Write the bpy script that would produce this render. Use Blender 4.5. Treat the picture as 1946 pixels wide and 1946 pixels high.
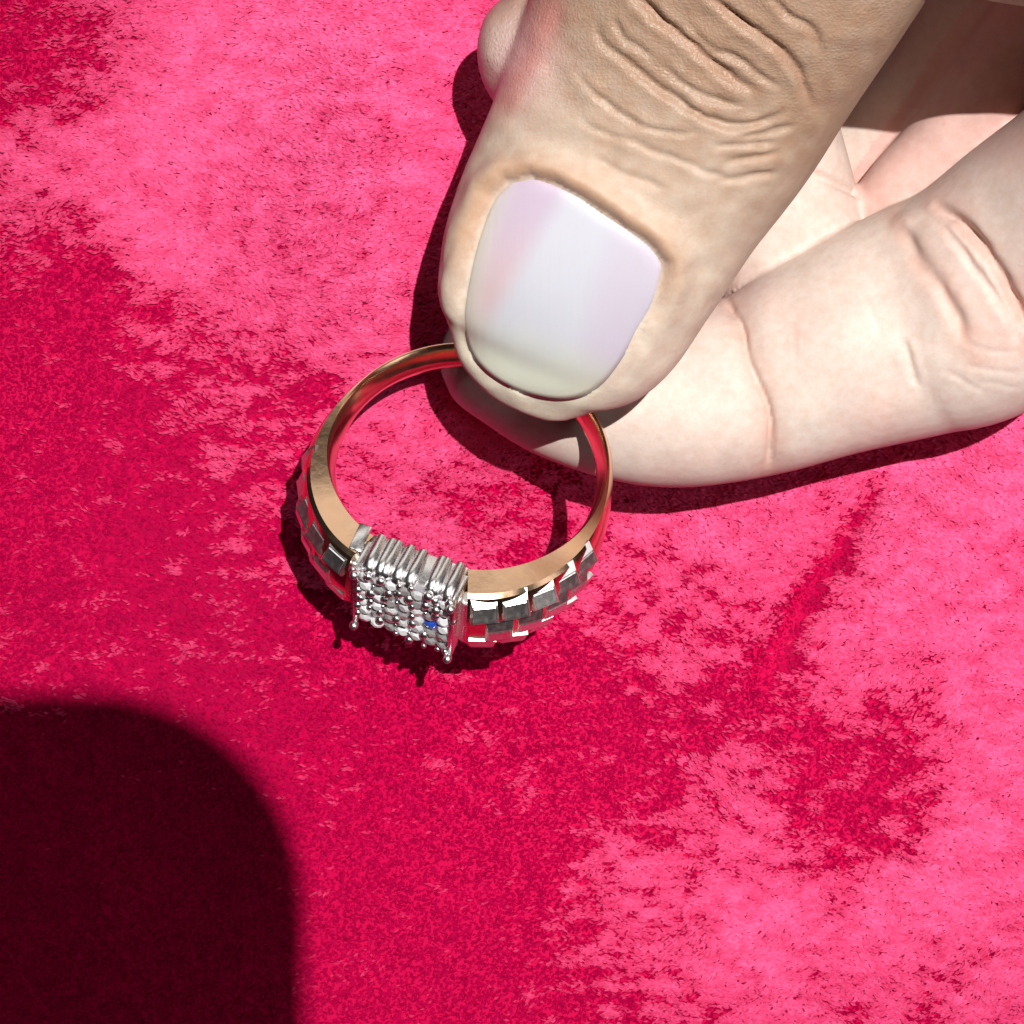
import bpy, bmesh, math, random
import numpy as np
from mathutils import Vector, Matrix, noise as mnoise
from mathutils.bvhtree import BVHTree

# one Blender unit = 1 cm
for o in list(bpy.data.objects): bpy.data.objects.remove(o)
SC = bpy.context.scene
COL = SC.collection
rng = np.random.default_rng(11)
random.seed(5)
H = 20.0            # camera height above the cloth
S = 270.0           # photo pixels per cm on the cloth plane

# ------------------------------------------------------------------ camera
cam = bpy.data.cameras.new('camera'); camo = bpy.data.objects.new('camera', cam); COL.objects.link(camo)
camo.location = (0, 0, H); camo.rotation_euler = (0, 0, 0)
cam.sensor_width = 36; cam.lens = 36 * H / (1946 / S)
cam.clip_start = 0.05; cam.clip_end = 500
SC.camera = camo
# ------------------------------------------------------------------ world, lamps, exposure
w = bpy.data.worlds.new('World'); SC.world = w; w.use_nodes = True
bg = w.node_tree.nodes['Background']
bg.inputs['Color'].default_value = (0.93, 0.88, 1.0, 1); bg.inputs['Strength'].default_value = 0.014
def lamp(name, typ, loc, target, energy, color, **kw):
    d = bpy.data.lights.new(name, typ); d.energy = energy; d.color = color
    for k, v in kw.items(): setattr(d, k, v)
    o = bpy.data.objects.new(name, d); COL.objects.link(o); o.location = loc
    o.rotation_euler = (Vector(target) - Vector(loc)).to_track_quat('-Z', 'Y').to_euler()
    return o
lamp('counter_spotlight', 'SPOT', (9.0, 9.0, 60), (1.5, 0.8, 0), 215000, (1.0, 0.965, 0.92),
     shadow_soft_size=0.22, spot_size=math.radians(19), spot_blend=1.0)
lamp('added_glint_panel', 'AREA', (-32, 40, 75), (0, 0, 0), 2600, (0.92, 0.95, 1.0), shape='RECTANGLE', size=14, size_y=7)  # unseen panel added for reflections in metal, stones and nail
lamp('added_glint_panel', 'AREA', (46, -14, 75), (0, 0, 0), 1600, (0.92, 0.95, 1.0), shape='RECTANGLE', size=8, size_y=14)  # second unseen panel, added for the same reflections
lamp('added_ring_softbox', 'AREA', (-8, 62, 30), (0, 0, 0), 3900, (1.0, 0.93, 0.86), shape='RECTANGLE', size=60, size_y=24)  # unseen softbox added to brighten the ring's front faces and flutes
lamp('added_ring_softbox', 'AREA', (48, -12, 38), (0, 0, 0), 3900, (1.0, 0.95, 0.92), shape='RECTANGLE', size=40, size_y=22)  # unseen softbox added so links and inner band reflect something bright
vs = SC.view_settings
vs.view_transform = 'Standard'; vs.look = 'None'; vs.exposure = 0.12; vs.gamma = 1.0; vs.use_curve_mapping = False
SC.render.engine = 'CYCLES'
SC.cycles.max_bounces = 10; SC.cycles.transmission_bounces = 8; SC.cycles.glossy_bounces = 6
SC.cycles.caustics_reflective = False; SC.cycles.caustics_refractive = False
SC.cycles.sample_clamp_indirect = 6

# ------------------------------------------------------------------ helpers
def P(px, py, z=0.0):
    """photo pixel + height above the cloth -> point in the place"""
    f = (H - z) / H
    return Vector(((px - 973) / S * f, (973 - py) / S * f, z))
def tag(o, label=None, cat=None, group=None, kind=None):
    if label: o['label'] = label
    if cat: o['category'] = cat
    if group: o['group'] = group
    if kind: o['kind'] = kind
    return o
def empty(name, loc=(0, 0, 0)):
    o = bpy.data.objects.new(name, None); COL.objects.link(o); o.location = loc; return o
def link(name, me, mat, parent=None, mw=None):
    o = bpy.data.objects.new(name, me); COL.objects.link(o)
    if mat and not me.materials: me.materials.append(mat)
    if parent: o.parent = parent
    if mw is not None: o.matrix_local = mw
    return o
def np_mesh(name, v, f, smooth=True):
    """v (n,3), f (m,k) arrays -> mesh"""
    me = bpy.data.meshes.new(name)
    v = np.asarray(v, np.float32); f = np.asarray(f, np.int32)
    me.vertices.add(len(v)); me.vertices.foreach_set('co', v.ravel())
    k = f.shape[1]
    me.loops.add(f.size); me.loops.foreach_set('vertex_index', f.ravel())
    me.polygons.add(len(f)); me.polygons.foreach_set('loop_start', np.arange(0, f.size, k, dtype=np.int32))
    me.polygons.foreach_set('use_smooth', np.full(len(f), smooth))
    me.update(calc_edges=True); me.validate()
    return me
def bm_mesh(name, bm, smooth=True, sharp=None):
    bmesh.ops.recalc_face_normals(bm, faces=bm.faces)
    for f in bm.faces: f.smooth = smooth
    me = bpy.data.meshes.new(name); bm.to_mesh(me); bm.free()
    if sharp is not None: me.set_sharp_from_angle(angle=math.radians(sharp))
    return me
class N:
    def __init__(s, name):
        s.m = bpy.data.materials.new(name); s.m.use_nodes = True
        s.t = s.m.node_tree; s.b = s.t.nodes['Principled BSDF']
    def new(s, typ, **kw):
        n = s.t.nodes.new(typ)
        for k, v in kw.items():
            if k in n.inputs: n.inputs[k].default_value = v
            else: setattr(n, k, v)
        return n
    def set(s, **kw):
        for k, v in kw.items(): s.b.inputs[k.replace('_', ' ')].default_value = v
    def l(s, a, b): s.t.links.new(a, b)
def vnoise(x, y, seed=0):
    """smooth value noise on arrays"""
    xi = np.floor(x).astype(np.int64); yi = np.floor(y).astype(np.int64)
    fx = x - xi; fy = y - yi
    fx = fx * fx * (3 - 2 * fx); fy = fy * fy * (3 - 2 * fy)
    def h(a, b):
        n = (a * 374761393 + b * 668265263 + seed * 974711) & 0x7fffffff
        n = ((n ^ (n >> 13)) * 1274126177) & 0x7fffffff
        return ((n ^ (n >> 16)) & 0xffff) / 65535.0
    return (h(xi, yi) * (1 - fx) + h(xi + 1, yi) * fx) * (1 - fy) + (h(xi, yi + 1) * (1 - fx) + h(xi + 1, yi + 1) * fx) * fy
def seg_dist(x, y, pts):
    """distance of arrays x,y to a polyline, with the signed side and the share along it"""
    best = np.full(x.shape, 1e9); along = np.zeros(x.shape)
    L = [0]
    for a, b in zip(pts[:-1], pts[1:]): L.append(L[-1] + math.hypot(b[0] - a[0], b[1] - a[1]))
    for i, (a, b) in enumerate(zip(pts[:-1], pts[1:])):
        dx, dy = b[0] - a[0], b[1] - a[1]; l2 = dx * dx + dy * dy
        t = np.clip(((x - a[0]) * dx + (y - a[1]) * dy) / l2, 0, 1)
        d = np.hypot(x - a[0] - t * dx, y - a[1] - t * dy)
        m = d < best
        best[m] = d[m]; along[m] = ((L[i] + t * math.sqrt(l2)) / L[-1])[m]
    return best, along
def catmull(pts, n):
    pts = np.asarray(pts, float)
    e = np.vstack([2 * pts[0] - pts[1], pts, 2 * pts[-1] - pts[-2]])
    out = []
    for i in range(1, len(e) - 2):
        for t in np.linspace(0, 1, n, endpoint=False):
            a, b, c, d = e[i - 1], e[i], e[i + 1], e[i + 2]
            out.append(.5 * (2 * b + (c - a) * t + (2 * a - 5 * b + 4 * c - d) * t * t + (3 * b - 3 * c + d - a) * t ** 3))
    out.append(pts[-1])
    return np.array(out)

# ------------------------------------------------------------------ materials
def metal(name, col, rough, bump=0.0, scale=40, var=None):
    n = N(name); n.set(Base_Color=(*col, 1), Metallic=1.0, Roughness=rough)
    tc = n.new('ShaderNodeTexCoord')
    nz = n.new('ShaderNodeTexNoise', Scale=scale, Detail=4.0); n.l(tc.outputs['Object'], nz.inputs['Vector'])
    mr = n.new('ShaderNodeMapRange'); n.l(nz.outputs['Fac'], mr.inputs['Value'])
    mr.inputs['From Min'].default_value = .35; mr.inputs['From Max'].default_value = .7
    mr.inputs['To Min'].default_value = rough * .9; mr.inputs['To Max'].default_value = rough * 1.2
    n.l(mr.outputs['Result'], n.b.inputs['Roughness'])
    if var:
        mx = n.new('ShaderNodeMixRGB'); mx.inputs['Color1'].default_value = (*col, 1); mx.inputs['Color2'].default_value = (*var, 1)
        n2 = n.new('ShaderNodeTexNoise', Scale=9.0, Detail=3.0); n.l(tc.outputs['Object'], n2.inputs['Vector'])
        n.l(n2.outputs['Fac'], mx.inputs['Fac']); n.l(mx.outputs['Color'], n.b.inputs['Base Color'])
    if bump:
        bp = n.new('ShaderNodeBump', Strength=bump, Distance=0.01); n.l(nz.outputs['Fac'], bp.inputs['Height']); n.l(bp.outputs['Normal'], n.b.inputs['Normal'])
    return n.m
M_GOLD = metal('yellow_gold', (0.91, 0.63, 0.42), 0.19, 0.12, 11, (0.85, 0.53, 0.33))
M_WHITE = metal('white_gold', (0.95, 0.93, 0.93), 0.26, 0.0, 40)
M_LINK = metal('rhodium_plate', (0.95, 0.90, 0.88), 0.34, 0.05, 30)

def velvet(name, base, sheen, low=None, through=0.0):
    n = N(name)
    n.set(Roughness=0.7, Specular_IOR_Level=0.08 if sheen == 0 else .3, Sheen_Weight=sheen, Sheen_Roughness=0.4, Sheen_Tint=(1, .55, .72, 1))
    at = n.new('ShaderNodeAttribute', attribute_name='tone')
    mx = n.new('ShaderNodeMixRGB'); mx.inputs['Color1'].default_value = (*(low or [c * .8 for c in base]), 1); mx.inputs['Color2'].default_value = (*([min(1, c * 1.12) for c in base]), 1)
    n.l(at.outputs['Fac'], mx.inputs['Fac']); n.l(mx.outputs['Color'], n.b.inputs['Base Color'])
    if through:
        tr = n.new('ShaderNodeBsdfTranslucent'); n.l(mx.outputs['Color'], tr.inputs['Color'])
        ms = n.new('ShaderNodeMixShader'); ms.inputs['Fac'].default_value = through
        n.l(n.b.outputs['BSDF'], ms.inputs[1]); n.l(tr.outputs['BSDF'], ms.inputs[2])
        n.l(ms.outputs['Shader'], n.t.nodes['Material Output'].inputs['Surface'])
    return n.m
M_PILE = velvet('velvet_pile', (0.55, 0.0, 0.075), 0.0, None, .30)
M_SHEEN_FUZZ = velvet('velvet_sheen_fuzz', (0.96, 0.135, 0.355), 0.12, (0.70, 0.008, 0.11), .28)  # light pink end of the mix: sheen put into the fibre colour
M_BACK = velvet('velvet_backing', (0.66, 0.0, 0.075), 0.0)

# ------------------------------------------------------------------ red velvet cloth
def bump2(x, y, px, py, sx, sy, a, rot=0.0):
    p = P(px, py); c, s = math.cos(rot), math.sin(rot)
    dx, dy = x - p.x, y - p.y
    u = (dx * c + dy * s) / (sx / S); v = (-dx * s + dy * c) / (sy / S)
    return a * np.exp(-(u * u + v * v) * .5)
CREASE = [P(*q)[:2] for q in ((1690, 930), (1650, 990), (1600, 1060), (1545, 1130), (1500, 1210), (1455, 1290), (1430, 1340))]
def cloth_h(x, y):
    z = .10 * (vnoise(x * .55 + 9, y * .55 + 4, 3) - .5) + .05 * (vnoise(x * 1.3, y * 1.3, 5) - .5)
    z = z + bump2(x, y, 600, 1080, 210, 260, .70) + bump2(x, y, 830, 380, 190, 330, .85) + bump2(x, y, 1330, 860, 400, 170, -.98, .08) + bump2(x, y, 1800, 150, 290, 290, -2.4)
    z = z + bump2(x, y, 1750, 1060, 130, 330, .16, -.6) + bump2(x, y, 1400, 1130, 110, 260, .10, -.6)
    d, t = seg_dist(x, y, CREASE)
    z = z - .14 * np.exp(-(d / .13) ** 2) * np.clip(np.minimum(t, 1 - t) * 5, 0, 1)
    z = z + bump2(x, y, 1620, 1490, 90, 260, -.10, .1) + bump2(x, y, 1180, 1450, 160, 190, -.09)
    return z
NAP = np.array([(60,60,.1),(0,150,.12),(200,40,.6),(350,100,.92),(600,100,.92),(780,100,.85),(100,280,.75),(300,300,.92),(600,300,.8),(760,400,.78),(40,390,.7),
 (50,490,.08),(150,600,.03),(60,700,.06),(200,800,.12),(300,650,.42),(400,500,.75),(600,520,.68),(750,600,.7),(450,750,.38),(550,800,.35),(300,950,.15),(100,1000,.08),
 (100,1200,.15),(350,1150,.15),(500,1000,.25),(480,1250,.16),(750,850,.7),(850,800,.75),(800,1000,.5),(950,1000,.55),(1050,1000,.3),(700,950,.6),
 (300,1500,-.1),(100,1600,-.15),(100,1850,-.15),(350,1750,-.1),(450,1880,-.1),(650,1400,.12),(700,1700,.06),(620,1900,.08),(800,1500,.05),(900,1350,.2),(950,1650,.06),(850,1850,-.05),(1000,1850,.10),  # first entries thin the pale fibres to even out the phone's shadow
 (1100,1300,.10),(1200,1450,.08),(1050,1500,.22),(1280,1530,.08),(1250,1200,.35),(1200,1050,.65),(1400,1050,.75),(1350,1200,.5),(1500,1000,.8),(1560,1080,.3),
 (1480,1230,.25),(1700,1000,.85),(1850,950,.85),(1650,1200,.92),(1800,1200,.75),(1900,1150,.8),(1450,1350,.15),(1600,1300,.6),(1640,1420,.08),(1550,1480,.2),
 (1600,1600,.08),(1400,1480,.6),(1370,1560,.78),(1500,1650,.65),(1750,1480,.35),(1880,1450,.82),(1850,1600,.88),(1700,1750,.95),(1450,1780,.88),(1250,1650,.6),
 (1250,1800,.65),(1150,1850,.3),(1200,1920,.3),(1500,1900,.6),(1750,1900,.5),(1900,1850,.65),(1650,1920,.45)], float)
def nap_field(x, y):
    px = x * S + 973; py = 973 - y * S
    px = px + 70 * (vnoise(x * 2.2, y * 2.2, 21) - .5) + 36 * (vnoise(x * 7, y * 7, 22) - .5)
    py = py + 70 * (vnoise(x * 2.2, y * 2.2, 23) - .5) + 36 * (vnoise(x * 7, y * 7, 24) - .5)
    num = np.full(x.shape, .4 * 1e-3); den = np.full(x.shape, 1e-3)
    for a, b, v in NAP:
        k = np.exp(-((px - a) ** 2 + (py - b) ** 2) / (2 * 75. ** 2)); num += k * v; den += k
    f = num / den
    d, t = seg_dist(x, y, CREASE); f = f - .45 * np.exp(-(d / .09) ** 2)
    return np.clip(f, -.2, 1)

cloth = empty('velvet_cloth')
tag(cloth, 'crimson red velvet cloth with brushed light and dark nap under the ring and hand', 'cloth')
g = np.linspace(-9, 9, 241); gx, gy = np.meshgrid(g, g, indexing='ij')
gz = cloth_h(gx, gy)
idx = np.arange(241 * 241).reshape(241, 241)
fq = np.stack([idx[:-1, :-1], idx[1:, :-1], idx[1:, 1:], idx[:-1, 1:]], -1).reshape(-1, 4)
back = np_mesh('backing', np.stack([gx, gy, gz], -1).reshape(-1, 3), fq)
link('backing', back, M_BACK, cloth)

def fibres(x, y, tilt, az, ln, wd, lift, tone):
    n = len(x); e = 1e-3
    h = cloth_h(x, y)
    nx = -(cloth_h(x + e, y) - h) / e; ny = -(cloth_h(x, y + e) - h) / e
    d = np.stack([np.sin(tilt) * np.cos(az), np.sin(tilt) * np.sin(az), np.cos(tilt)], -1)
    d[:, 2] -= d[:, 0] * nx + d[:, 1] * ny                     # follow the slope of the cloth
    d[:, 0] += .5 * nx * np.cos(tilt); d[:, 1] += .5 * ny * np.cos(tilt)
    d /= np.linalg.norm(d, axis=1)[:, None]
    root = np.stack([x, y, h + lift], -1)
    ra = az + math.pi / 2 + rng.normal(0, .4, n)
    s = np.stack([np.cos(ra), np.sin(ra), rng.normal(0, .2, n)], -1)
    s -= d * (s * d).sum(1)[:, None]; s /= np.linalg.norm(s, axis=1)[:, None]
    wd = wd[:, None]; ln = ln[:, None]
    mid = root + d * ln * .45
    v = np.stack([root, mid + s * wd, root + d * ln, mid - s * wd], 1).reshape(-1, 3)      # one slim leaf-shaped face each
    f = np.arange(4 * n).reshape(n, 4)
    me = np_mesh('pile', v, f, False)
    a = me.attributes.new('tone', 'FLOAT', 'POINT')
    a.data.foreach_set('value', np.repeat(np.clip(tone, 0, 1), 4).astype(np.float32))
    return me
def grain(x, y):
    return .75 * (vnoise(x * 7, y * 12, 31) - .5) + .62 * (vnoise(x * 20, y * 36, 32) - .5) + .14 * (vnoise(x * 42, y * 70, 33) - .5)
EXT = 5.0
# the upright crimson pile
n_ = 420000
x = rng.uniform(-EXT, EXT, n_); y = rng.uniform(-EXT, EXT, n_)
g_ = grain(x, y)
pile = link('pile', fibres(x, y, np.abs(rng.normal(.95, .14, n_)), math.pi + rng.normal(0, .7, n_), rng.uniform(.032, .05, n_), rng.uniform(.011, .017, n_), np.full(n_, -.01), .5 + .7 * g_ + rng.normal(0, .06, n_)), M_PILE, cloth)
pile['kind'] = 'stuff'
# paler fibres carrying the velvet's sheen as colour, where the nap is brushed flat
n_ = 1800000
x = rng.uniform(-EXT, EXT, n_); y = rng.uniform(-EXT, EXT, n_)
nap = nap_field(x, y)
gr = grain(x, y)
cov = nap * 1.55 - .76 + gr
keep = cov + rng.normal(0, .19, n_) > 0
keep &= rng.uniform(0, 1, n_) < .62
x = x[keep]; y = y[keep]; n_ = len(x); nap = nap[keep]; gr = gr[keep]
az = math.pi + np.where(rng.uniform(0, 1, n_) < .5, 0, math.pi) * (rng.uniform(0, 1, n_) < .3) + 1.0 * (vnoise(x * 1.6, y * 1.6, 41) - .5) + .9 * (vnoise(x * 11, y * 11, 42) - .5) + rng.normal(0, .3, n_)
sheen_fuzz = link('sheen_fuzz', fibres(x, y, np.radians(rng.normal(76, 9, n_)), az, rng.uniform(.025, .06, n_), rng.uniform(.006, .0115, n_), rng.uniform(.018, .030, n_), -.36 + 1.22 * nap + .7 * gr + rng.normal(0, .07, n_)), M_SHEEN_FUZZ, cloth)
sheen_fuzz['kind'] = 'stuff'

# ------------------------------------------------------------------ hand
def sweep(stations, n=10, seg=36, expo=2.3, cap0=0.0, cap1=0.0):
    """stations: (px, py, z, half width in photo px, half depth in cm) -> closed tube"""
    st = []
    for px, py, z, hw, hd in stations:
        p = P(px, py, z); st.append((p.x, p.y, p.z, hw / S * (H - z) / H, hd))
    c = catmull(st, n); c[:, 3:] = np.maximum(c[:, 3:], .02)
    tn = np.gradient(c[:, :3], axis=0); tn /= np.linalg.norm(tn, axis=1)[:, None]
    side = np.cross(np.array([0, 0, 1.0]), tn); side /= np.linalg.norm(side, axis=1)[:, None]
    up = np.cross(tn, side)
    a = np.linspace(0, 2 * math.pi, seg, endpoint=False)
    ca = np.sign(np.cos(a)) * np.abs(np.cos(a)) ** (2 / expo); sa = np.sign(np.sin(a)) * np.abs(np.sin(a)) ** (2 / expo)
    v = c[:, None, :3] + side[:, None] * (c[:, 3, None] * ca)[..., None] + up[:, None] * (c[:, 4, None] * sa)[..., None]
    m = len(c); v = v.reshape(-1, 3)
    i = np.arange(m - 1)[:, None] * seg; j = np.arange(seg)[None]; k = (j + 1) % seg
    f = np.stack([i + j, i + k, i + seg + k, i + seg + j], -1).reshape(-1, 4)
    bm = bmesh.new(); bv = [bm.verts.new(q) for q in v]
    for q in f: bm.faces.new([bv[t] for t in q])
    bm.faces.new(bv[:seg][::-1]); bm.faces.new(bv[-seg:])
    return bm, c
def blob(px, py, z, rx, ry, rz, rot=0):
    bm = bmesh.new(); bmesh.ops.create_icosphere(bm, subdivisions=4, radius=1)
    p = P(px, py, z); f = (H - z) / H / S
    bm.transform(Matrix.Translation(p) @ Matrix.Rotation(rot, 4, 'Z') @ Matrix.Diagonal((rx * f, ry * f, rz, 1)))
    return bm
THUMB = [(1700,-650,3.4,400,1.15),(1570,-400,3.05,375,1.0),(1455,-170,2.7,350,.92),(1347,30,2.36,328,.85),(1266,190,2.18,310,.78),(1183,340,2.05,284,.70),(1115,470,1.94,270,.64),
         (1070,580,1.82,248,.56),(1040,655,1.71,214,.46),(1017,708,1.65,164,.36),(1005,742,1.60,112,.24),(999,757,1.55,48,.10)]
INDEX = [(842,650,.46,26,.10),(856,654,.46,62,.24),(892,664,.46,100,.34),(968,690,.46,126,.41),(1085,728,.46,153,.47),(1250,758,.47,168,.52),(1420,735,.5,176,.55),(1590,668,.55,200,.62),(1740,612,.62,222,.68),
         (1862,567,.8,233,.72),(1985,458,1.05,222,.74),(2120,350,1.5,222,.78),(2290,200,2.2,245,.85),(2450,0,2.8,280,.95),(2560,-250,3.2,320,1.0)]
MIDDLE = [(1495,520,.05,150,.5),(1478,430,.2,160,.55),(1440,300,.35,165,.58),(1400,160,.5,170,.6),(1390,20,.6,170,.6)]
RINGF = [(1545,395,-.5,84,.36),(1612,300,-.35,92,.40),(1712,190,-.1,100,.44),(1820,60,.2,115,.5),(1960,-120,.8,140,.6)]
LITTLE = [(1650,420,.05,56,.32),(1722,352,.25,74,.38),(1800,275,.38,82,.42),(1880,180,.55,92,.48),(2000,20,.9,110,.55),(2120,-150,1.4,120,.6)]
WEB = [(1560,-520,3.1,330,.9),(1850,-352,3.3,325,.9),(2100,-315,3.4,335,.9),(2350,-310,3.3,330,.9),(2560,-340,3.2,330,1.0)]
PALM = [(1420,-280,-1.9,330,.5),(1750,-190,-2.1,350,.5),(2100,-160,-1.5,360,.7),(2400,-250,.9,420,1.0),(2550,-500,2.6,420,1.3)]
THENAR = [(1640,-230,.5,120,.45),(1830,-70,.3,120,.5),(2060,50,.3,125,.55),(2330,60,1.2,150,.6)]
bms = []; PATH = {}
for nm, st, ex in (('thumb', THUMB, 2.7), ('index', INDEX, 2.25), ('middle', MIDDLE, 2.2), ('ringf', RINGF, 2.2), ('little', LITTLE, 2.3), ('web', WEB, 2.2), ('palm', PALM, 2.3), ('thenar', THENAR, 2.1)):
    b, c = sweep(st, expo=ex); bms.append(b); PATH[nm] = c
bms.append(blob(1012, 108, 1.85, 106, 128, .5, .2))
bms.append(blob(1724, 440, .92, 44, 40, .34)); bms.append(blob(1772, 424, .95, 42, 42, .34))
allbm = bmesh.new()
for b in bms:
    bmesh.ops.recalc_face_normals(b, faces=b.faces)
    t = bpy.data.meshes.new('t'); b.to_mesh(t); b.free(); allbm.from_mesh(t); bpy.data.meshes.remove(t)
t = bpy.data.meshes.new('hand_raw'); allbm.to_mesh(t); allbm.free()
to = bpy.data.objects.new('hand_raw', t); COL.objects.link(to)
md = to.modifiers.new('r', 'REMESH'); md.mode = 'VOXEL'; md.voxel_size = .021
dg = bpy.context.evaluated_depsgraph_get()
hm = bpy.data.meshes.new_from_object(to.evaluated_get(dg))
bpy.data.objects.remove(to)
nv = len(hm.vertices); V = np.empty(nv * 3, np.float32); hm.vertices.foreach_get('co', V); V = V.reshape(-1, 3).astype(float)
E = np.empty(len(hm.edges) * 2, np.int32); hm.edges.foreach_get('vertices', E); E = E.reshape(-1, 2)
deg = np.bincount(E.ravel(), minlength=nv)[:, None]
def smooth(V, it, k=.5):
    for _ in range(it):
        s = np.stack([np.bincount(E[:, 0], V[E[:, 1], c], nv) + np.bincount(E[:, 1], V[E[:, 0], c], nv) for c in range(3)], -1)
        V = V + k * (s / deg - V)
    return V
V = smooth(V, 11)
f_ = H / (H - V[:, 2]); PX = V[:, 0] * f_ * S + 973; PY = 973 - V[:, 1] * f_ * S
soft = np.exp(-((PX - 1020) / 90) ** 2 - ((PY - 130) / 130) ** 2)[:, None]
Vs = smooth(V, 90); V = V + soft * (Vs - V)
def normals(V):
    hm.vertices.foreach_set('co', V.astype(np.float32).ravel()); hm.update()
    n = np.empty(nv * 3, np.float32); hm.vertex_normals.foreach_get('vector', n); return n.reshape(-1, 3).astype(float)
Nn = normals(V)
f_ = H / (H - V[:, 2]); PX = V[:, 0] * f_ * S + 973; PY = 973 - V[:, 1] * f_ * S
def member(c):
    best = np.full(nv, 1e9)
    for i in range(len(c)):
        d = V - c[i, :3]; best = np.minimum(best, np.sqrt((d ** 2).sum(1)) / max(c[i, 3], c[i, 4] ))
    return best
mem = {k: member(PATH[k][::3]) for k in ('thumb', 'index', 'middle', 'ringf', 'little', 'palm', 'web', 'thenar')}
names = list(mem); owner = np.argmin(np.stack([mem[k] for k in names]), 0)
isthumb = (owner == 0) | (owner == names.index('web'))
up = np.clip(Nn[:, 2] * 2, 0, 1)
disp = np.zeros(nv)
NAIL = [(968,342),(1012,334),(1055,347),(1100,369),(1150,403),(1200,436),(1240,467),(1262,498),(1260,525),(1244,580),(1214,630),(1178,690),(1146,730),(1108,756),(1058,764),(1000,753),(946,728),(904,692),(882,650),(876,605),(884,545),(897,485),(914,428),(937,374)]
def crease(mask, pts, depth, width, ridge=.16, fade=.18, jit=6):
    pts = catmull(np.array(pts, float), 4)
    x = PX + jit * (vnoise(PX / 22, PY / 22, 61) - .5); y = PY + jit * (vnoise(PX / 22, PY / 22, 62) - .5)
    d, t = seg_dist(x, y, [tuple(p) for p in pts])
    w_ = np.clip(np.minimum(t, 1 - t) / fade, 0, 1) * mask * up
    w_ = w_ * (.65 + .7 * vnoise(PX / 40, PY / 40, 63))
    return w_ * (-depth * np.exp(-(d / width) ** 2) + ridge * depth * np.exp(-((d - 2.1 * width) / (1.3 * width)) ** 2))
tm = isthumb.astype(float)
disp += crease(tm, [(1190,-30),(1215,0),(1251,36),(1305,80),(1345,112),(1389,150),(1440,175)], .050, 9)
disp += crease(tm, [(1330,-25),(1356,0),(1403,38),(1444,66),(1481,97),(1516,138),(1541,198),(1552,212)], .050, 8)
disp += crease(tm, [(1135,40),(1139,69),(1164,98),(1215,138),(1269,181),(1316,210),(1360,232),(1396,239),(1450,232),(1505,207)], .034, 7)
disp += crease(tm, [(1084,116),(1106,152),(1142,188),(1179,217),(1233,243),(1287,254),(1338,250)], .018, 6)
disp += crease(tm, [(1092,217),(1142,250),(1197,268),(1251,290),(1305,308),(1360,333),(1414,337)], .015, 6)
disp += crease(tm, [(1120,297),(1160,319),(1215,340),(1269,362)], .014, 7)
disp += crease(tm, [(1374,312),(1430,300),(1490,286)], .02, 6)
disp += crease(tm, [(1360,345),(1420,338),(1480,326)], .018, 6)
disp += crease(tm, [(1300,40),(1350,90),(1400,110),(1450,150),(1490,170)], .024, 6)
disp += crease(tm, [(1250,120),(1300,160),(1360,190),(1420,200)], .02, 6)
disp += crease(tm, [(1400,262),(1450,255),(1510,240)], .02, 6)
disp += crease(tm, [(1350,275),(1420,275),(1480,268)], .02, 6)
disp += crease(tm, [(1460,-10),(1500,30),(1545,60),(1560,110)], .03, 7)
disp += crease(tm, [(1165,30),(1190,75),(1240,110)], .025, 6)
disp += crease(tm, [(845,570),(850,520),(868,480),(880,450)], .010, 7)
fm = (~isthumb).astype(float)
im = (owner == 1).astype(float)
disp += crease(im, [(1375,545),(1384,575),(1404,610),(1420,680),(1445,740),(1462,790),(1466,840),(1461,895)], .055, 6, .0, .08, 3) - im * up * .035 * np.exp(-(seg_dist(PX, PY, [(1375,545),(1404,610),(1445,740),(1466,840),(1461,920)])[0] / 32) ** 2)
disp += crease(im, [(1695,405),(1720,440),(1745,490),(1785,545),(1815,600),(1840,660)], .038, 14, .05, .2, 4)
disp += crease(im, [(1750,400),(1800,440),(1860,520),(1910,590),(1945,660)], .026, 8, .05, .15, 4)
disp += crease(im, [(1715,640),(1728,690),(1745,740)], .02, 7, .3)
disp += crease(fm, [(1770,385),(1830,430),(1880,490),(1925,570),(1960,640)], .085, 12, .0, .12, 4)
disp += crease((owner == 2).astype(float), [(1525,325),(1560,337),(1600,352),(1650,376)], .04, 8, .1, .08, 2)
for q in ([(1825,690),(1880,702),(1945,708)], [(1850,722),(1900,730),(1946,738)], [(1790,700),(1830,722),(1880,748)], [(1640,560),(1660,600),(1672,640)], [(1500,600),(1512,650),(1516,700)], [(1830,650),(1880,668),(1940,668)]):
    disp += crease(im, q, .005, 5, .2, .25, 6)
# soft swelling of the finger pads between the creases
disp += im * up * (.05 * np.exp(-((PX - 1590) / 90) ** 2 - ((PY - 660) / 120) ** 2) + .04 * np.exp(-((PX - 1270) / 120) ** 2 - ((PY - 800) / 80) ** 2))
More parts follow.
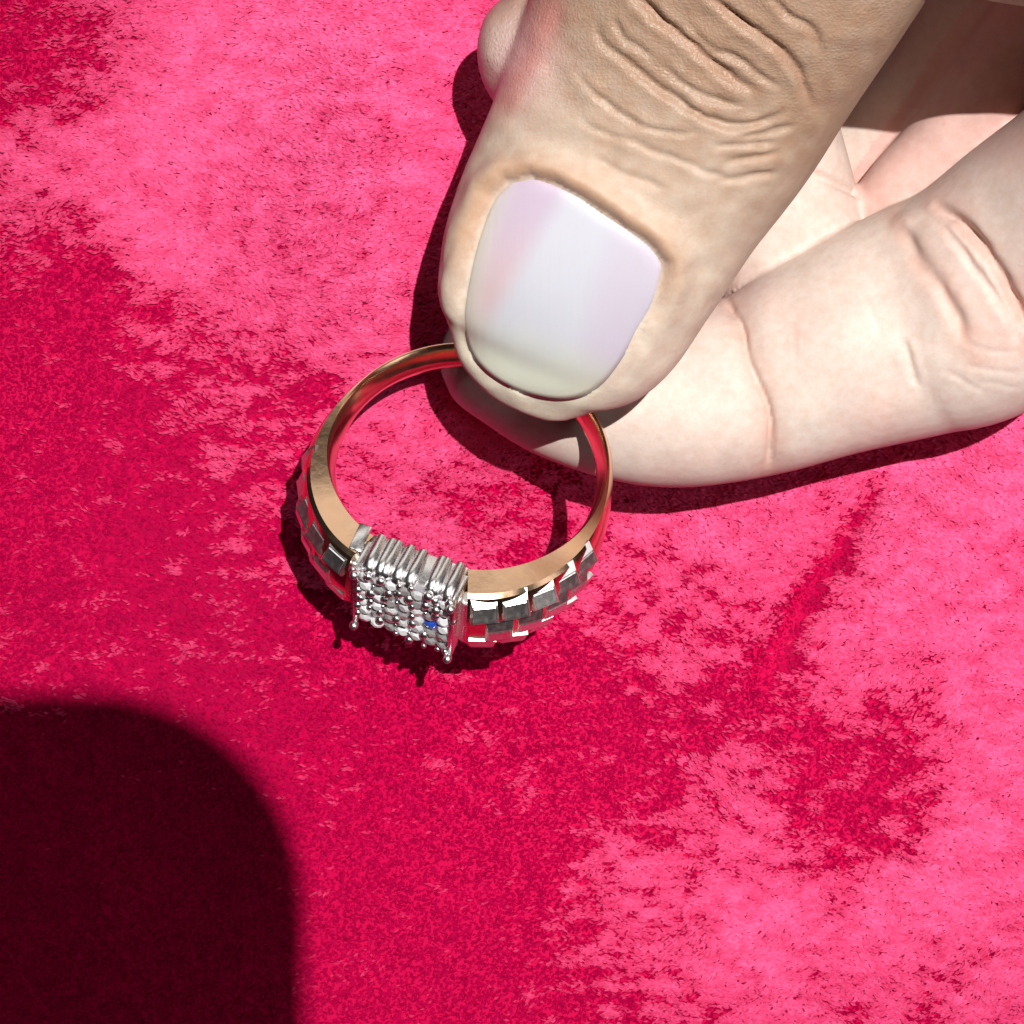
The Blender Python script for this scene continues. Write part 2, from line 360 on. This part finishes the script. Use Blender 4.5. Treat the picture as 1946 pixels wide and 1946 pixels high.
# nail bed: the flesh rises round the nail and sinks a little under it
pl = NAIL + NAIL[:1]
dn, tn_ = seg_dist(PX, PY, pl)
ins = np.zeros(nv, bool)
for (x0, y0), (x1, y1) in zip(pl[:-1], pl[1:]):
    c_ = ((y0 > PY) != (y1 > PY)) & (PX < (x1 - x0) * (PY - y0) / (y1 - y0 + 1e-9) + x0); ins ^= c_
ins &= isthumb & (Nn[:, 2] > .05)
near_fold = tm * up * (~ins)
tipw = np.clip((770 - PY) / 300, 0, 1)
disp += near_fold * tipw * .075 * np.exp(-((dn - 26) / 26) ** 2)
disp -= ins * .04 * np.clip((dn - 8) / 20, 0, 1)
disp -= near_fold * tipw * .012 * np.exp(-(dn / 6) ** 2)
disp += fm * up * .012 * (vnoise(PX / 60, PY / 60, 71) - .5) + tm * up * (~ins) * .02 * (vnoise(PX / 34, PY / 34, 72) - .5)
V2 = V + Nn * disp[:, None]
N2 = normals(V2)
# skin pigment (tan back of the thumb, pale palm side) plus some painted light
n1 = vnoise(PX / 90, PY / 90, 81); n2 = vnoise(PX / 30, PY / 30, 82)
def mixc(a, b, t): return a + (b - a) * np.clip(t, 0, 1)[:, None]
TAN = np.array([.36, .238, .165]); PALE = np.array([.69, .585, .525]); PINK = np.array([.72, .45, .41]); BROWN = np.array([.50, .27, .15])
c = np.tile(PALE, (nv, 1))
n3 = vnoise(PX / 150 + 3, PY / 150, 83)
c = mixc(c, PINK, .6 * (n1 - .5) + .6 * (n3 - .45) + .15 * n2)
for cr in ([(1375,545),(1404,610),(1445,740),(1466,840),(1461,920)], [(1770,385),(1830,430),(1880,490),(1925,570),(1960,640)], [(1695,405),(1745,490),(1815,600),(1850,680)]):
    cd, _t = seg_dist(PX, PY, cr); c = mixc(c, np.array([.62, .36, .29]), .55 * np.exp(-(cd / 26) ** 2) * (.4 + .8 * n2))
back_ = np.clip((660 - PY + .45 * (PX - 1050)) / 640, 0, 1)
tc_ = mixc(np.tile(np.array([.76, .655, .555]), (nv, 1)), TAN, back_ + .25 * (n2 - .5))
c = np.where(isthumb[:, None], tc_, c)
c = mixc(c, PINK, .75 * (owner == 4))  # little finger pinker: its different light put into the skin colour
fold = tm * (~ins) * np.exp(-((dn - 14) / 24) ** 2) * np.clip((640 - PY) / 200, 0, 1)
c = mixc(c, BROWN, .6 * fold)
c = mixc(c, np.array([.80, .74, .60]), .85 * tm * np.exp(-(np.maximum(dn - 6, 0) / 42) ** 2) * np.clip((PY - 560) / 110, 0, 1) * np.clip((1150 - PX) / 60, 0, 1))
bulge = np.exp(-((PX - 985) / 70) ** 2 - ((PY - 110) / 90) ** 2) * tm
c = mixc(c, np.array([.84, .62, .60]), .9 * bulge)  # reflected pink light painted onto the bulge
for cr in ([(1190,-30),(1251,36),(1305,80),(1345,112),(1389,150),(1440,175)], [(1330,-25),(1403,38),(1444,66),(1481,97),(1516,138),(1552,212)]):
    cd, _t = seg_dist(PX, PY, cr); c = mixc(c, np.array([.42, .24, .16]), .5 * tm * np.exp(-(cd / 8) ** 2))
bd, _t = seg_dist(PX, PY, [(1045, 20), (1015, 100), (965, 185)])
c = mixc(c, np.array([.62, .22, .20]), .65 * tm * np.exp(-(bd / 30) ** 2))  # soft pinkish shadow between bulge and thumb, painted as a red band
c = c * (.95 + .1 * n2)[:, None]
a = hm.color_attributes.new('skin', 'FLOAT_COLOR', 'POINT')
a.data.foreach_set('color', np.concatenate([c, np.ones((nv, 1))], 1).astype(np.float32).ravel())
a = hm.attributes.new('back', 'FLOAT', 'POINT'); a.data.foreach_set('value', (tm * np.clip((330 - PY) / 200, .15, 1) * (~ins)).astype(np.float32))
hm.polygons.foreach_set('use_smooth', np.ones(len(hm.polygons), bool)); hm.name = 'hand'

n = N('skin')
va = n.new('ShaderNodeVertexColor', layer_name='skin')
tcm = n.new('ShaderNodeTexCoord'); nm = n.new('ShaderNodeTexNoise', Scale=14.0, Detail=6.0, Roughness=.7); n.l(tcm.outputs['Object'], nm.inputs['Vector'])
rm = n.new('ShaderNodeValToRGB'); rm.color_ramp.elements[0].position = .32; rm.color_ramp.elements[1].position = .62
rm.color_ramp.elements[0].color = (.90, .80, .76, 1); rm.color_ramp.elements[1].color = (1, 1, 1, 1); n.l(nm.outputs['Fac'], rm.inputs['Fac'])
mm = n.new('ShaderNodeMixRGB', blend_type='MULTIPLY'); mm.inputs['Fac'].default_value = .8
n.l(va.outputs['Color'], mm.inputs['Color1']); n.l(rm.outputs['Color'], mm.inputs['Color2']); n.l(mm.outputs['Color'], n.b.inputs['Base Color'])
n.set(Roughness=.55, Specular_IOR_Level=.3, Subsurface_Weight=.14, Subsurface_Scale=.07, Subsurface_Radius=(1, .35, .2))
tc = n.new('ShaderNodeTexCoord')
vo = n.new('ShaderNodeTexVoronoi', Scale=34.0, feature='DISTANCE_TO_EDGE'); 
nzw = n.new('ShaderNodeTexNoise', Scale=7.0, Detail=3.0)
mxw = n.new('ShaderNodeMixRGB', blend_type='ADD'); mxw.inputs['Fac'].default_value = .08
n.l(tc.outputs['Object'], nzw.inputs['Vector']); n.l(tc.outputs['Object'], mxw.inputs['Color1']); n.l(nzw.outputs['Color'], mxw.inputs['Color2'])
n.l(mxw.outputs['Color'], vo.inputs['Vector'])
nz = n.new('ShaderNodeTexNoise', Scale=45.0, Detail=5.0, Roughness=.6); n.l(tc.outputs['Object'], nz.inputs['Vector'])
ad = n.new('ShaderNodeMath', operation='MULTIPLY_ADD'); n.l(vo.outputs['Distance'], ad.inputs[0]); ad.inputs[1].default_value = 2.0; n.l(nz.outputs['Fac'], ad.inputs[2])
ab = n.new('ShaderNodeAttribute', attribute_name='back')
st = n.new('ShaderNodeMath', operation='MULTIPLY_ADD'); n.l(ab.outputs['Fac'], st.inputs[0]); st.inputs[1].default_value = .2; st.inputs[2].default_value = .03
rr = n.new('ShaderNodeMath', operation='MULTIPLY_ADD'); n.l(ab.outputs['Fac'], rr.inputs[0]); rr.inputs[1].default_value = -.16; rr.inputs[2].default_value = .55; n.l(rr.outputs['Value'], n.b.inputs['Roughness'])
mp = n.new('ShaderNodeMapping'); mp.inputs['Rotation'].default_value = (0, 0, math.radians(35)); mp.inputs['Scale'].default_value = (5, 34, 10)
fl = n.new('ShaderNodeTexNoise', Scale=1.0, Detail=3.0, Distortion=.8); n.l(tc.outputs['Object'], mp.inputs['Vector']); n.l(mp.outputs['Vector'], fl.inputs['Vector'])
ad2 = n.new('ShaderNodeMath', operation='MULTIPLY_ADD'); n.l(fl.outputs['Fac'], ad2.inputs[0]); ad2.inputs[1].default_value = 1.6; n.l(ad.outputs['Value'], ad2.inputs[2])
bp = n.new('ShaderNodeBump', Distance=.02); n.l(ad2.outputs['Value'], bp.inputs['Height']); n.l(st.outputs['Value'], bp.inputs['Strength']); n.l(bp.outputs['Normal'], n.b.inputs['Normal'])
M_SKIN = n.m
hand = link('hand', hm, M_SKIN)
tag(hand, 'bare hand with tanned thumb and pale fingers pinching the gold ring over red velvet', 'hand')

# thumbnail: a curved plate lying on the nail bed
tree = BVHTree.FromPolygons([tuple(v) for v in V[:, :]], [tuple(p.vertices) for p in hm.polygons])
poly = catmull(np.array(NAIL + NAIL[:1], float), 6)[:-1]
ctr = np.array([1050, 555.])
rings = 16; m = len(poly); grid = []
camv = Vector((0, 0, H))
def on_thumb(px, py):
    d = (P(px, py, 0) - camv).normalized(); r = tree.ray_cast(camv, d)
    return r[0]
samp = []
for k in range(rings + 1):
    for q in poly:
        s_ = (k + .02) / (rings + .02); samp.append(ctr + (q - ctr) * s_ * .995)
samp = np.array(samp)
hit = [on_thumb(*q) if True else None for q in samp]
u = (samp - ctr) / 200
A = np.stack([np.ones(len(u)), u[:, 0], u[:, 1], u[:, 0] ** 2, u[:, 0] * u[:, 1], u[:, 1] ** 2, u[:, 0] ** 3, u[:, 0] ** 2 * u[:, 1], u[:, 0] * u[:, 1] ** 2, u[:, 1] ** 3, u[:, 0] ** 4, u[:, 1] ** 4], 1)
ok = np.array([h is not None and h.z > 1.2 for h in hit]); hz = np.array([h.z if h is not None else 0 for h in hit])
co, *_ = np.linalg.lstsq(A[ok], hz[ok], rcond=None)
fit = A @ co
edge = np.repeat(np.arange(rings + 1) / rings, m)
hug = .45 + .53 * edge ** 1.3
nz_ = np.where(ok, (1 - hug) * fit + hug * hz, fit) + .016
nz_ -= np.clip((edge - .86) / .14, 0, 1) ** 2 * (.012 + .012 * np.clip((690 - samp[:, 1]) / 60, 0, 1))
nv3 = [tuple(P(q[0], q[1], zz)) for q, zz in zip(samp, nz_)]
nf = [(k * m + j, k * m + (j + 1) % m, (k + 1) * m + (j + 1) % m, (k + 1) * m + j) for k in range(rings) for j in range(m)]
bm = bmesh.new(); bv = [bm.verts.new(q) for q in nv3]
for q in nf: bm.faces.new([bv[i] for i in q])
bm.faces.new(bv[:m])
cl = bm.loops.layers.color.new('x') if False else None
bmesh.ops.recalc_face_normals(bm, faces=bm.faces)
me = bpy.data.meshes.new('thumbnail'); bm.to_mesh(me); bm.free()
if me.polygons[len(me.polygons) // 2].normal.z < 0: me.flip_normals()
me.polygons.foreach_set('use_smooth', np.ones(len(me.polygons), bool))
# nail colour: lilac pink bed, painted reflection band, yellowish free edge at the tip
tt = np.array([(q[1] - 333) / (770 - 333) for q in samp]); xx = (samp[:, 0] - 840) / 420
freed = np.clip((((samp[:, 0] - 1050) * -.30 + (samp[:, 1] - 560) * .95) - 58 + 20 * (vnoise(samp[:, 0] / 40, samp[:, 1] / 40, 91) - .5)) / 90, 0, 1)
refl_edge = (samp[:, 0] - 1045) * .863 + (samp[:, 1] - 400) * .504
white = np.clip((refl_edge + 14) / 40, 0, 1) * np.clip((1215 - samp[:, 0] - .25 * (samp[:, 1] - 480)) / 90, 0, 1)  # pale diagonal band: soft lamp reflection painted into the nail colour
cn = mixc(np.tile(np.array([.60, .47, .59]), (len(samp), 1)), np.array([.70, .50, .53]), np.clip((samp[:, 1] - 400) / 150, 0, 1) * np.clip((1080 - samp[:, 0]) / 100, 0, 1))
cn = mixc(cn, np.array([.62, .54, .64]), np.clip((samp[:, 0] - 1120) / 80, 0, 1))
cn = mixc(cn, np.array([.64, .615, .69]), white)
cn = mixc(cn, np.array([.74, .73, .60]), freed ** 1.2)
side = np.clip((edge - .70) / .30, 0, 1) ** 1.3
cn = mixc(cn, np.array([.80, .735, .61]), side * .95 * np.clip((990 - samp[:, 0]) / 60 + (samp[:, 0] - 1160) / 60 * (samp[:, 0] > 1160), 0, 1) * np.clip((760 - samp[:, 1]) / 120, 0, 1))
a = me.color_attributes.new('nail', 'FLOAT_COLOR', 'POINT')
a.data.foreach_set('color', np.concatenate([cn, np.ones((len(cn), 1))], 1).astype(np.float32).ravel())
n = N('nail'); va = n.new('ShaderNodeVertexColor', layer_name='nail'); n.l(va.outputs['Color'], n.b.inputs['Base Color'])
n.set(Roughness=.32, Specular_IOR_Level=.5, Subsurface_Weight=.25, Subsurface_Scale=.1, Subsurface_Radius=(1, .6, .5), Coat_Weight=.3, Coat_Roughness=.25)
tc = n.new('ShaderNodeTexCoord'); mp = n.new('ShaderNodeMapping'); mp.inputs['Rotation'].default_value = (0, 0, math.radians(-28)); mp.inputs['Scale'].default_value = (26, 2.0, 2.0)
nz = n.new('ShaderNodeTexNoise', Scale=1.0, Detail=2.0); n.l(tc.outputs['Object'], mp.inputs['Vector']); n.l(mp.outputs['Vector'], nz.inputs['Vector'])
bp = n.new('ShaderNodeBump', Strength=.12, Distance=.01); n.l(nz.outputs['Fac'], bp.inputs['Height']); n.l(bp.outputs['Normal'], n.b.inputs['Normal'])
nail = link('thumbnail', me, n.m, hand)
sm = nail.modifiers.new('thickness', 'SOLIDIFY'); sm.thickness = .01; sm.offset = -1

# ------------------------------------------------------------------ ring
ring = empty('finger_ring')
tag(ring, 'yellow gold ring with a square head of small diamonds held upright by thumb and finger', 'ring')
axis = Vector((.05, .50, .86)).normalized()
ydir = Vector((.33, .944, 0)); ydir = (ydir - axis * ydir.dot(axis)).normalized()
xdir = ydir.cross(axis)
RM = Matrix((xdir, ydir, axis)).transposed().to_4x4()
RC = P(886, 900, 1.36)
ring.matrix_world = Matrix.Translation(RC) @ RM
R0 = .855
HALF = .315; INY = .825; TOPY = 1.10; HZ = .325
def r_in(ph):            # ph measured from the back of the ring; pi at the head
    d = abs(math.pi - (ph % (2 * math.pi)))
    if d < 1.2:
        flat = INY / max(math.cos(d), .2)
        k = 24; return -math.log(math.exp(-k * R0) + math.exp(-k * flat)) / k
    return R0
def sstep(a, b, x):
    t = min(1, max(0, (x - a) / (b - a))); return t * t * (3 - 2 * t)
def thick(ph):
    d = abs(math.pi - (ph % (2 * math.pi))); return .108 + .215 * (1 - sstep(.45, 1.9, d))
def halfw(ph):
    d = abs(math.pi - (ph % (2 * math.pi))); return .15 + .17 * (1 - sstep(.45, 2.1, d))
def ring_pt(ph, a, r): return Vector((math.sin(ph) * r, math.cos(ph) * r, a))
# band: from one side of the head round the back to the other side
d0 = .365
phs = np.linspace(math.pi + d0, 3 * math.pi - d0, 150)
bm = bmesh.new(); rows = []
for ph in phs:
    ri, t, hw = r_in(ph), thick(ph), halfw(ph)
    bk = sstep(1.5, 2.1, abs(math.pi - (ph % (2 * math.pi))))
    inn = [(hw * .35, .006 + .006 * bk), (hw * .70, .026 + .014 * bk), (hw * .93, .044 + .014 * bk), (hw, .056 + .014 * bk)]
    out = [(hw, t * .70), (hw - .018, t * .80), (hw * .62, t * .95), (0, t)]
    sec = [(0, 0)] + inn + out + [(-a_, r_) for a_, r_ in out[-2::-1]] + [(-a_, r_) for a_, r_ in inn[::-1]]
    rows.append([bm.verts.new(ring_pt(ph, a_, ri + r_)) for a_, r_ in sec])
k = len(rows[0])
for A_, B_ in zip(rows[:-1], rows[1:]):
    for j in range(k): bm.faces.new((A_[j], A_[(j + 1) % k], B_[(j + 1) % k], B_[j]))
bm.faces.new(rows[0][::-1]); bm.faces.new(rows[-1])
link('band', bm_mesh('band', bm, True, 28), M_GOLD, ring)
# carved links on both shoulders
def frustum(name, lx, ly, h, near):
    """one carved link: a brick whose side towards the viewer (+y) is cut back to a broad slanting facet"""
    bm = bmesh.new()
    def quad(x, y0, y1, z0, z1): return [bm.verts.new(p) for p in ((-x, y0, z0), (x, y0, z0), (x, y1, z1), (-x, y1, z1))]
    lo = quad(lx, -ly, ly, -h * .8, -h * .8); mi = quad(lx, -ly, ly, h * .55, h * .12); hi = quad(lx - .016, -ly + .014, ly - near, h, h * .96)
    for A_, B_ in ((lo, mi), (mi, hi)):
        for k in range(4): bm.faces.new((A_[k], A_[(k + 1) % 4], B_[(k + 1) % 4], B_[k]))
    bm.faces.new(hi); bm.faces.new(lo[::-1])
    es = [e for e in bm.edges if all(v in hi for v in e.verts)]
    bmesh.ops.bevel(bm, geom=es, offset=.008, segments=2, affect='EDGES')
    return bm_mesh(name, bm, True, 24)
link_mid = frustum('link', .091, .104, .052, .085)
link_end = frustum('link', .089, .100, .052, .075)
for sgn in (-1, 1):
    for row in (-1, 0, 1):
        for i in range(6):
            d = .46 + i * .176 + (0 if row else .089) * 1
            if i == 5 or (row == 0 and i == 4): continue
            if sgn > 0 and d > 1.3: continue
            ph = math.pi + sgn * d
            hw, t, ri = halfw(ph), thick(ph), r_in(ph)
            a_ = row * hw * .68; r_ = ri + t * (1.0 if row == 0 else .9) - .022 - (.015 if sgn > 0 else 0)
            rad = Vector((math.sin(ph), math.cos(ph), 0)); ax = Vector((0, 0, 1))
            nrm = (rad + ax * row * .6).normalized()
            bi = (ax - nrm * ax.dot(nrm)).normalized(); tang = bi.cross(nrm)
            mw = Matrix((tang, bi, nrm)).transposed().to_4x4(); mw.translation = ring_pt(ph, a_, r_)
            sc = 1 - .07 * i
            sx = random.uniform(.95, 1.03)
            mw = mw @ Matrix.Rotation(random.gauss(0, .05), 4, 'X') @ Matrix.Rotation(random.gauss(0, .05), 4, 'Y') @ Matrix.Diagonal((sx, hw / .30 * .98, sc, 1))
            link('link', link_mid if row == 0 else link_end, M_LINK, ring, mw)
# head: a box of white gold with fluted walls
bm = bmesh.new()
def box(bm, x0, x1, y0, y1, z0, z1, bev=.0):
    r = bmesh.ops.create_cube(bm, size=1)
    bmesh.ops.transform(bm, matrix=Matrix.Translation(((x0 + x1) / 2, (y0 + y1) / 2, (z0 + z1) / 2)) @ Matrix.Diagonal((x1 - x0, y1 - y0, z1 - z0, 1)), verts=r['verts'])
    if bev:
        es = list({e for v in r['verts'] for e in v.link_edges}); bmesh.ops.bevel(bm, geom=es, offset=bev, segments=2, affect='EDGES', profile=.5)
box(bm, -HALF - .01, HALF + .01, -TOPY + .03, -INY, -HZ, HZ, .012)
link('head', bm_mesh('head', bm, True, 30), M_WHITE, ring)
NF = 8; pitch = 2 * HALF / NF
bm = bmesh.new(); rows = []
for k, (y, r_, zz) in enumerate([(-INY + .012, .010, .0), (-INY - .005, .034, .012), (-INY - .10, .044, .012), (-TOPY + .10, .048, .012), (-TOPY + .02, .046, .004), (-TOPY - .005, .02, -.01)]):
    rows.append([bm.verts.new((math.cos(t_) * r_, y, math.sin(t_) * r_ * .95 + zz)) for t_ in np.linspace(0, math.pi, 9)])
for A_, B_ in zip(rows[:-1], rows[1:]):
    for j in range(8): bm.faces.new((A_[j], A_[j + 1], B_[j + 1], B_[j]))
bm.faces.new(rows[0]); bm.faces.new(rows[-1][::-1])
flute = bm_mesh('flute', bm, True, 50)
for side_ in (1, -1):
    for i in range(NF):
        x = -HALF + pitch * (i + .5)
        mw = Matrix.Translation((x, 0, side_ * (HZ - .002))) @ (Matrix.Identity(4) if side_ > 0 else Matrix.Diagonal((1, 1, -1, 1)))
        mw = mw @ Matrix.Rotation(random.gauss(0, .02), 4, 'Z')
        link('flute', flute, M_WHITE, ring, mw)
# end rails and corner claws
for s_ in (-1, 1):
    bm = bmesh.new(); box(bm, s_ * (HALF + .012) - .018, s_ * (HALF + .012) + .018, -TOPY - .03, -INY - .06, -HZ - .01, HZ + .01, .01)
    link('end_rail', bm_mesh('end_rail', bm, True, 30), M_WHITE, ring)
    bm = bmesh.new()
    bmesh.ops.create_cone(bm, cap_ends=True, segments=20, radius1=.05, radius2=.05, depth=2 * HZ - .12)
    es = [e for e in bm.edges if abs(e.verts[0].co.z - e.verts[1].co.z) < 1e-5]
    bmesh.ops.bevel(bm, geom=es, offset=.014, segments=2, affect='EDGES')
    bm.transform(Matrix.Translation((s_ * (HALF + .07), -INY - .17, 0)))
    link('hinge_barrel', bm_mesh('hinge_barrel', bm, True, 30), M_WHITE, ring)
    if s_ < 0:
        bm = bmesh.new(); box(bm, -HALF - .12, -HALF - .035, -TOPY + .12, -INY + .045, -HZ - .004, HZ + .008, .012)
        link('collar', bm_mesh('collar', bm, True, 30), M_WHITE, ring)
    for zz in (-1, 1):
        bm = bmesh.new(); bmesh.ops.create_icosphere(bm, subdivisions=3, radius=.030)
        bm.transform(Matrix.Translation((s_ * (HALF + .01), -TOPY - .05, zz * (HZ + .015))) @ Matrix.Diagonal((1, 1.2, 1, 1)))
        link('claw', bm_mesh('claw', bm), M_WHITE, ring)
# pave diamonds
def brilliant(r):
    bm = bmesh.new(); n_ = 8
    tab = [bm.verts.new((math.cos(a) * r * .52, math.sin(a) * r * .52, r * .52)) for a in np.arange(n_) * 2 * math.pi / n_]
    mid = [bm.verts.new((math.cos(a) * r * .84, math.sin(a) * r * .84, r * .26)) for a in (np.arange(n_) + .5) * 2 * math.pi / n_]
    gir = [bm.verts.new((math.cos(a) * r, math.sin(a) * r, 0)) for a in np.arange(n_) * 2 * math.pi / n_]
    cul = bm.verts.new((0, 0, -r * .85))
    bm.faces.new(tab)
    for j in range(n_):
        k = (j + 1) % n_
        bm.faces.new((tab[j], mid[j], tab[k])); bm.faces.new((tab[j], gir[j], mid[j])); bm.faces.new((mid[j], gir[k], tab[k])) if False else bm.faces.new((mid[j], gir[k], tab[k]))
        bm.faces.new((gir[j], gir[k], mid[j])); bm.faces.new((gir[k], gir[j], cul))
    return bm_mesh('diamond', bm, False)
def gem(name, col, tr=.34):
    n = N(name); n.set(Base_Color=(*col, 1), Roughness=.08, IOR=2.4, Transmission_Weight=tr)
    return n.m
M_DIA = gem('diamond', (.97, .98, 1.0)); M_BLUE_FLASH = gem('blue_flash_diamond', (.04, .16, 1.0), .5); M_DIA2 = gem('clear_diamond', (1, 1, 1), .7); M_DIA3 = gem('icy_diamond', (.95, .97, 1), .12)  # blue one is tinted to paint a flash of split light
NX, NZ = 7, 6
px_, pz_ = 2 * HALF / NX, 2 * HZ / NZ
dia = brilliant(.05); dia_b = brilliant(.05); dia2 = dia.copy(); dia3 = dia.copy(); dia2.materials.append(M_DIA2); dia3.materials.append(M_DIA3); dia.materials.append(M_DIA); dia_b.materials.append(M_BLUE_FLASH)
bead = bmesh.new()
face_m = Matrix(((1, 0, 0), (0, 0, -1), (0, 1, 0))).to_4x4()     # stone table (+z) towards -y
for i in range(NX):
    for j in range(NZ):
        x = -HALF + px_ * (i + .5); z = -HZ + pz_ * (j + .5)
        blue = (i == 5 and j == 2)
        mw = Matrix.Translation((x, -TOPY + .002, z)) @ face_m @ Matrix.Rotation(random.gauss(0, .2), 4, 'X') @ Matrix.Rotation(random.gauss(0, .2), 4, 'Y') @ Matrix.Rotation(random.uniform(0, .8), 4, 'Z')
        o = link('diamond', dia_b if blue else random.choice((dia, dia, dia2, dia3)), None, ring, mw)
        if blue: o['label'] = 'stone tinted deep blue as a painted glint near one end of the head'
for i in range(NX + 1):
    for j in range(NZ + 1):
        for q in range(1 if (random.random() < .82 and not (i in (5, 6) and j in (2, 3))) else 0):
            r = random.choice((.014, .02, .026, .032, .036))
            b = bmesh.ops.create_icosphere(bead, subdivisions=2, radius=r)
            bmesh.ops.transform(bead, matrix=Matrix.Translation((-HALF + px_ * i + random.gauss(0, .016), -TOPY - .012, -HZ + pz_ * j + random.gauss(0, .016))), verts=b['verts'])
o = link('prong_beads', bm_mesh('prong_beads', bead), M_WHITE, ring); o['kind'] = 'stuff'
# seat plate between the stones
bm = bmesh.new(); box(bm, -HALF, HALF, -TOPY, -TOPY + .04, -HZ, HZ)
link('seat_plate', bm_mesh('seat_plate', bm, False), metal('bright_silver', (.7, .68, .74), .35), ring)

# ------------------------------------------------------------------ the phone that takes the picture (casts the round-cornered shadow)
phone = empty('phone', (0, 0, H))
tag(phone, 'dark smartphone held above the ring, seen only as the round cornered shadow at lower left', 'phone')
def slab(x0, x1, y0, y1, z0, z1, r, seg=10):
    bm = bmesh.new(); pts = []
    for cx, cy, a0 in ((x1 - r, y1 - r, 0), (x0 + r, y1 - r, 90), (x0 + r, y0 + r, 180), (x1 - r, y0 + r, 270)):
        for k in range(seg + 1):
            a_ = math.radians(a0 + 90 * k / seg); pts.append((cx + r * math.cos(a_), cy + r * math.sin(a_)))
    lo = [bm.verts.new((x, y, z0)) for x, y in pts]; hi = [bm.verts.new((x, y, z1)) for x, y in pts]
    for j in range(len(pts)): bm.faces.new((lo[j], lo[(j + 1) % len(pts)], hi[(j + 1) % len(pts)], hi[j]))
    bm.faces.new(lo[::-1]); bm.faces.new(hi)
    return bm
n = N('phone_shell'); n.set(Base_Color=(.03, .03, .035, 1), Roughness=.35); M_PH = n.m
n = N('phone_glass'); n.set(Base_Color=(.01, .01, .012, 1), Roughness=.08); M_PG = n.m
X1, Y1 = 2.09, 2.21
link('body', bm_mesh('body', slab(X1 - 7.4, X1, Y1 - 15.2, Y1, .35, 1.15, 1.05), False), M_PH, phone)
link('screen', bm_mesh('screen', slab(X1 - 7.25, X1 - .15, Y1 - 15.05, Y1 - .15, 1.152, 1.17, .9), False), M_PG, phone)
link('camera_bump', bm_mesh('camera_bump', slab(-.9, 1.4, -2.6, 1.0, .2, .349, .5), False), M_PH, phone)
for y in (0, -1.6):
    bm = bmesh.new(); bmesh.ops.create_cone(bm, cap_ends=True, segments=32, radius1=.4, radius2=.4, depth=.06); bm.transform(Matrix.Translation((0, y, .165)))
    link('lens', bm_mesh('lens', bm, False), M_PG, phone)
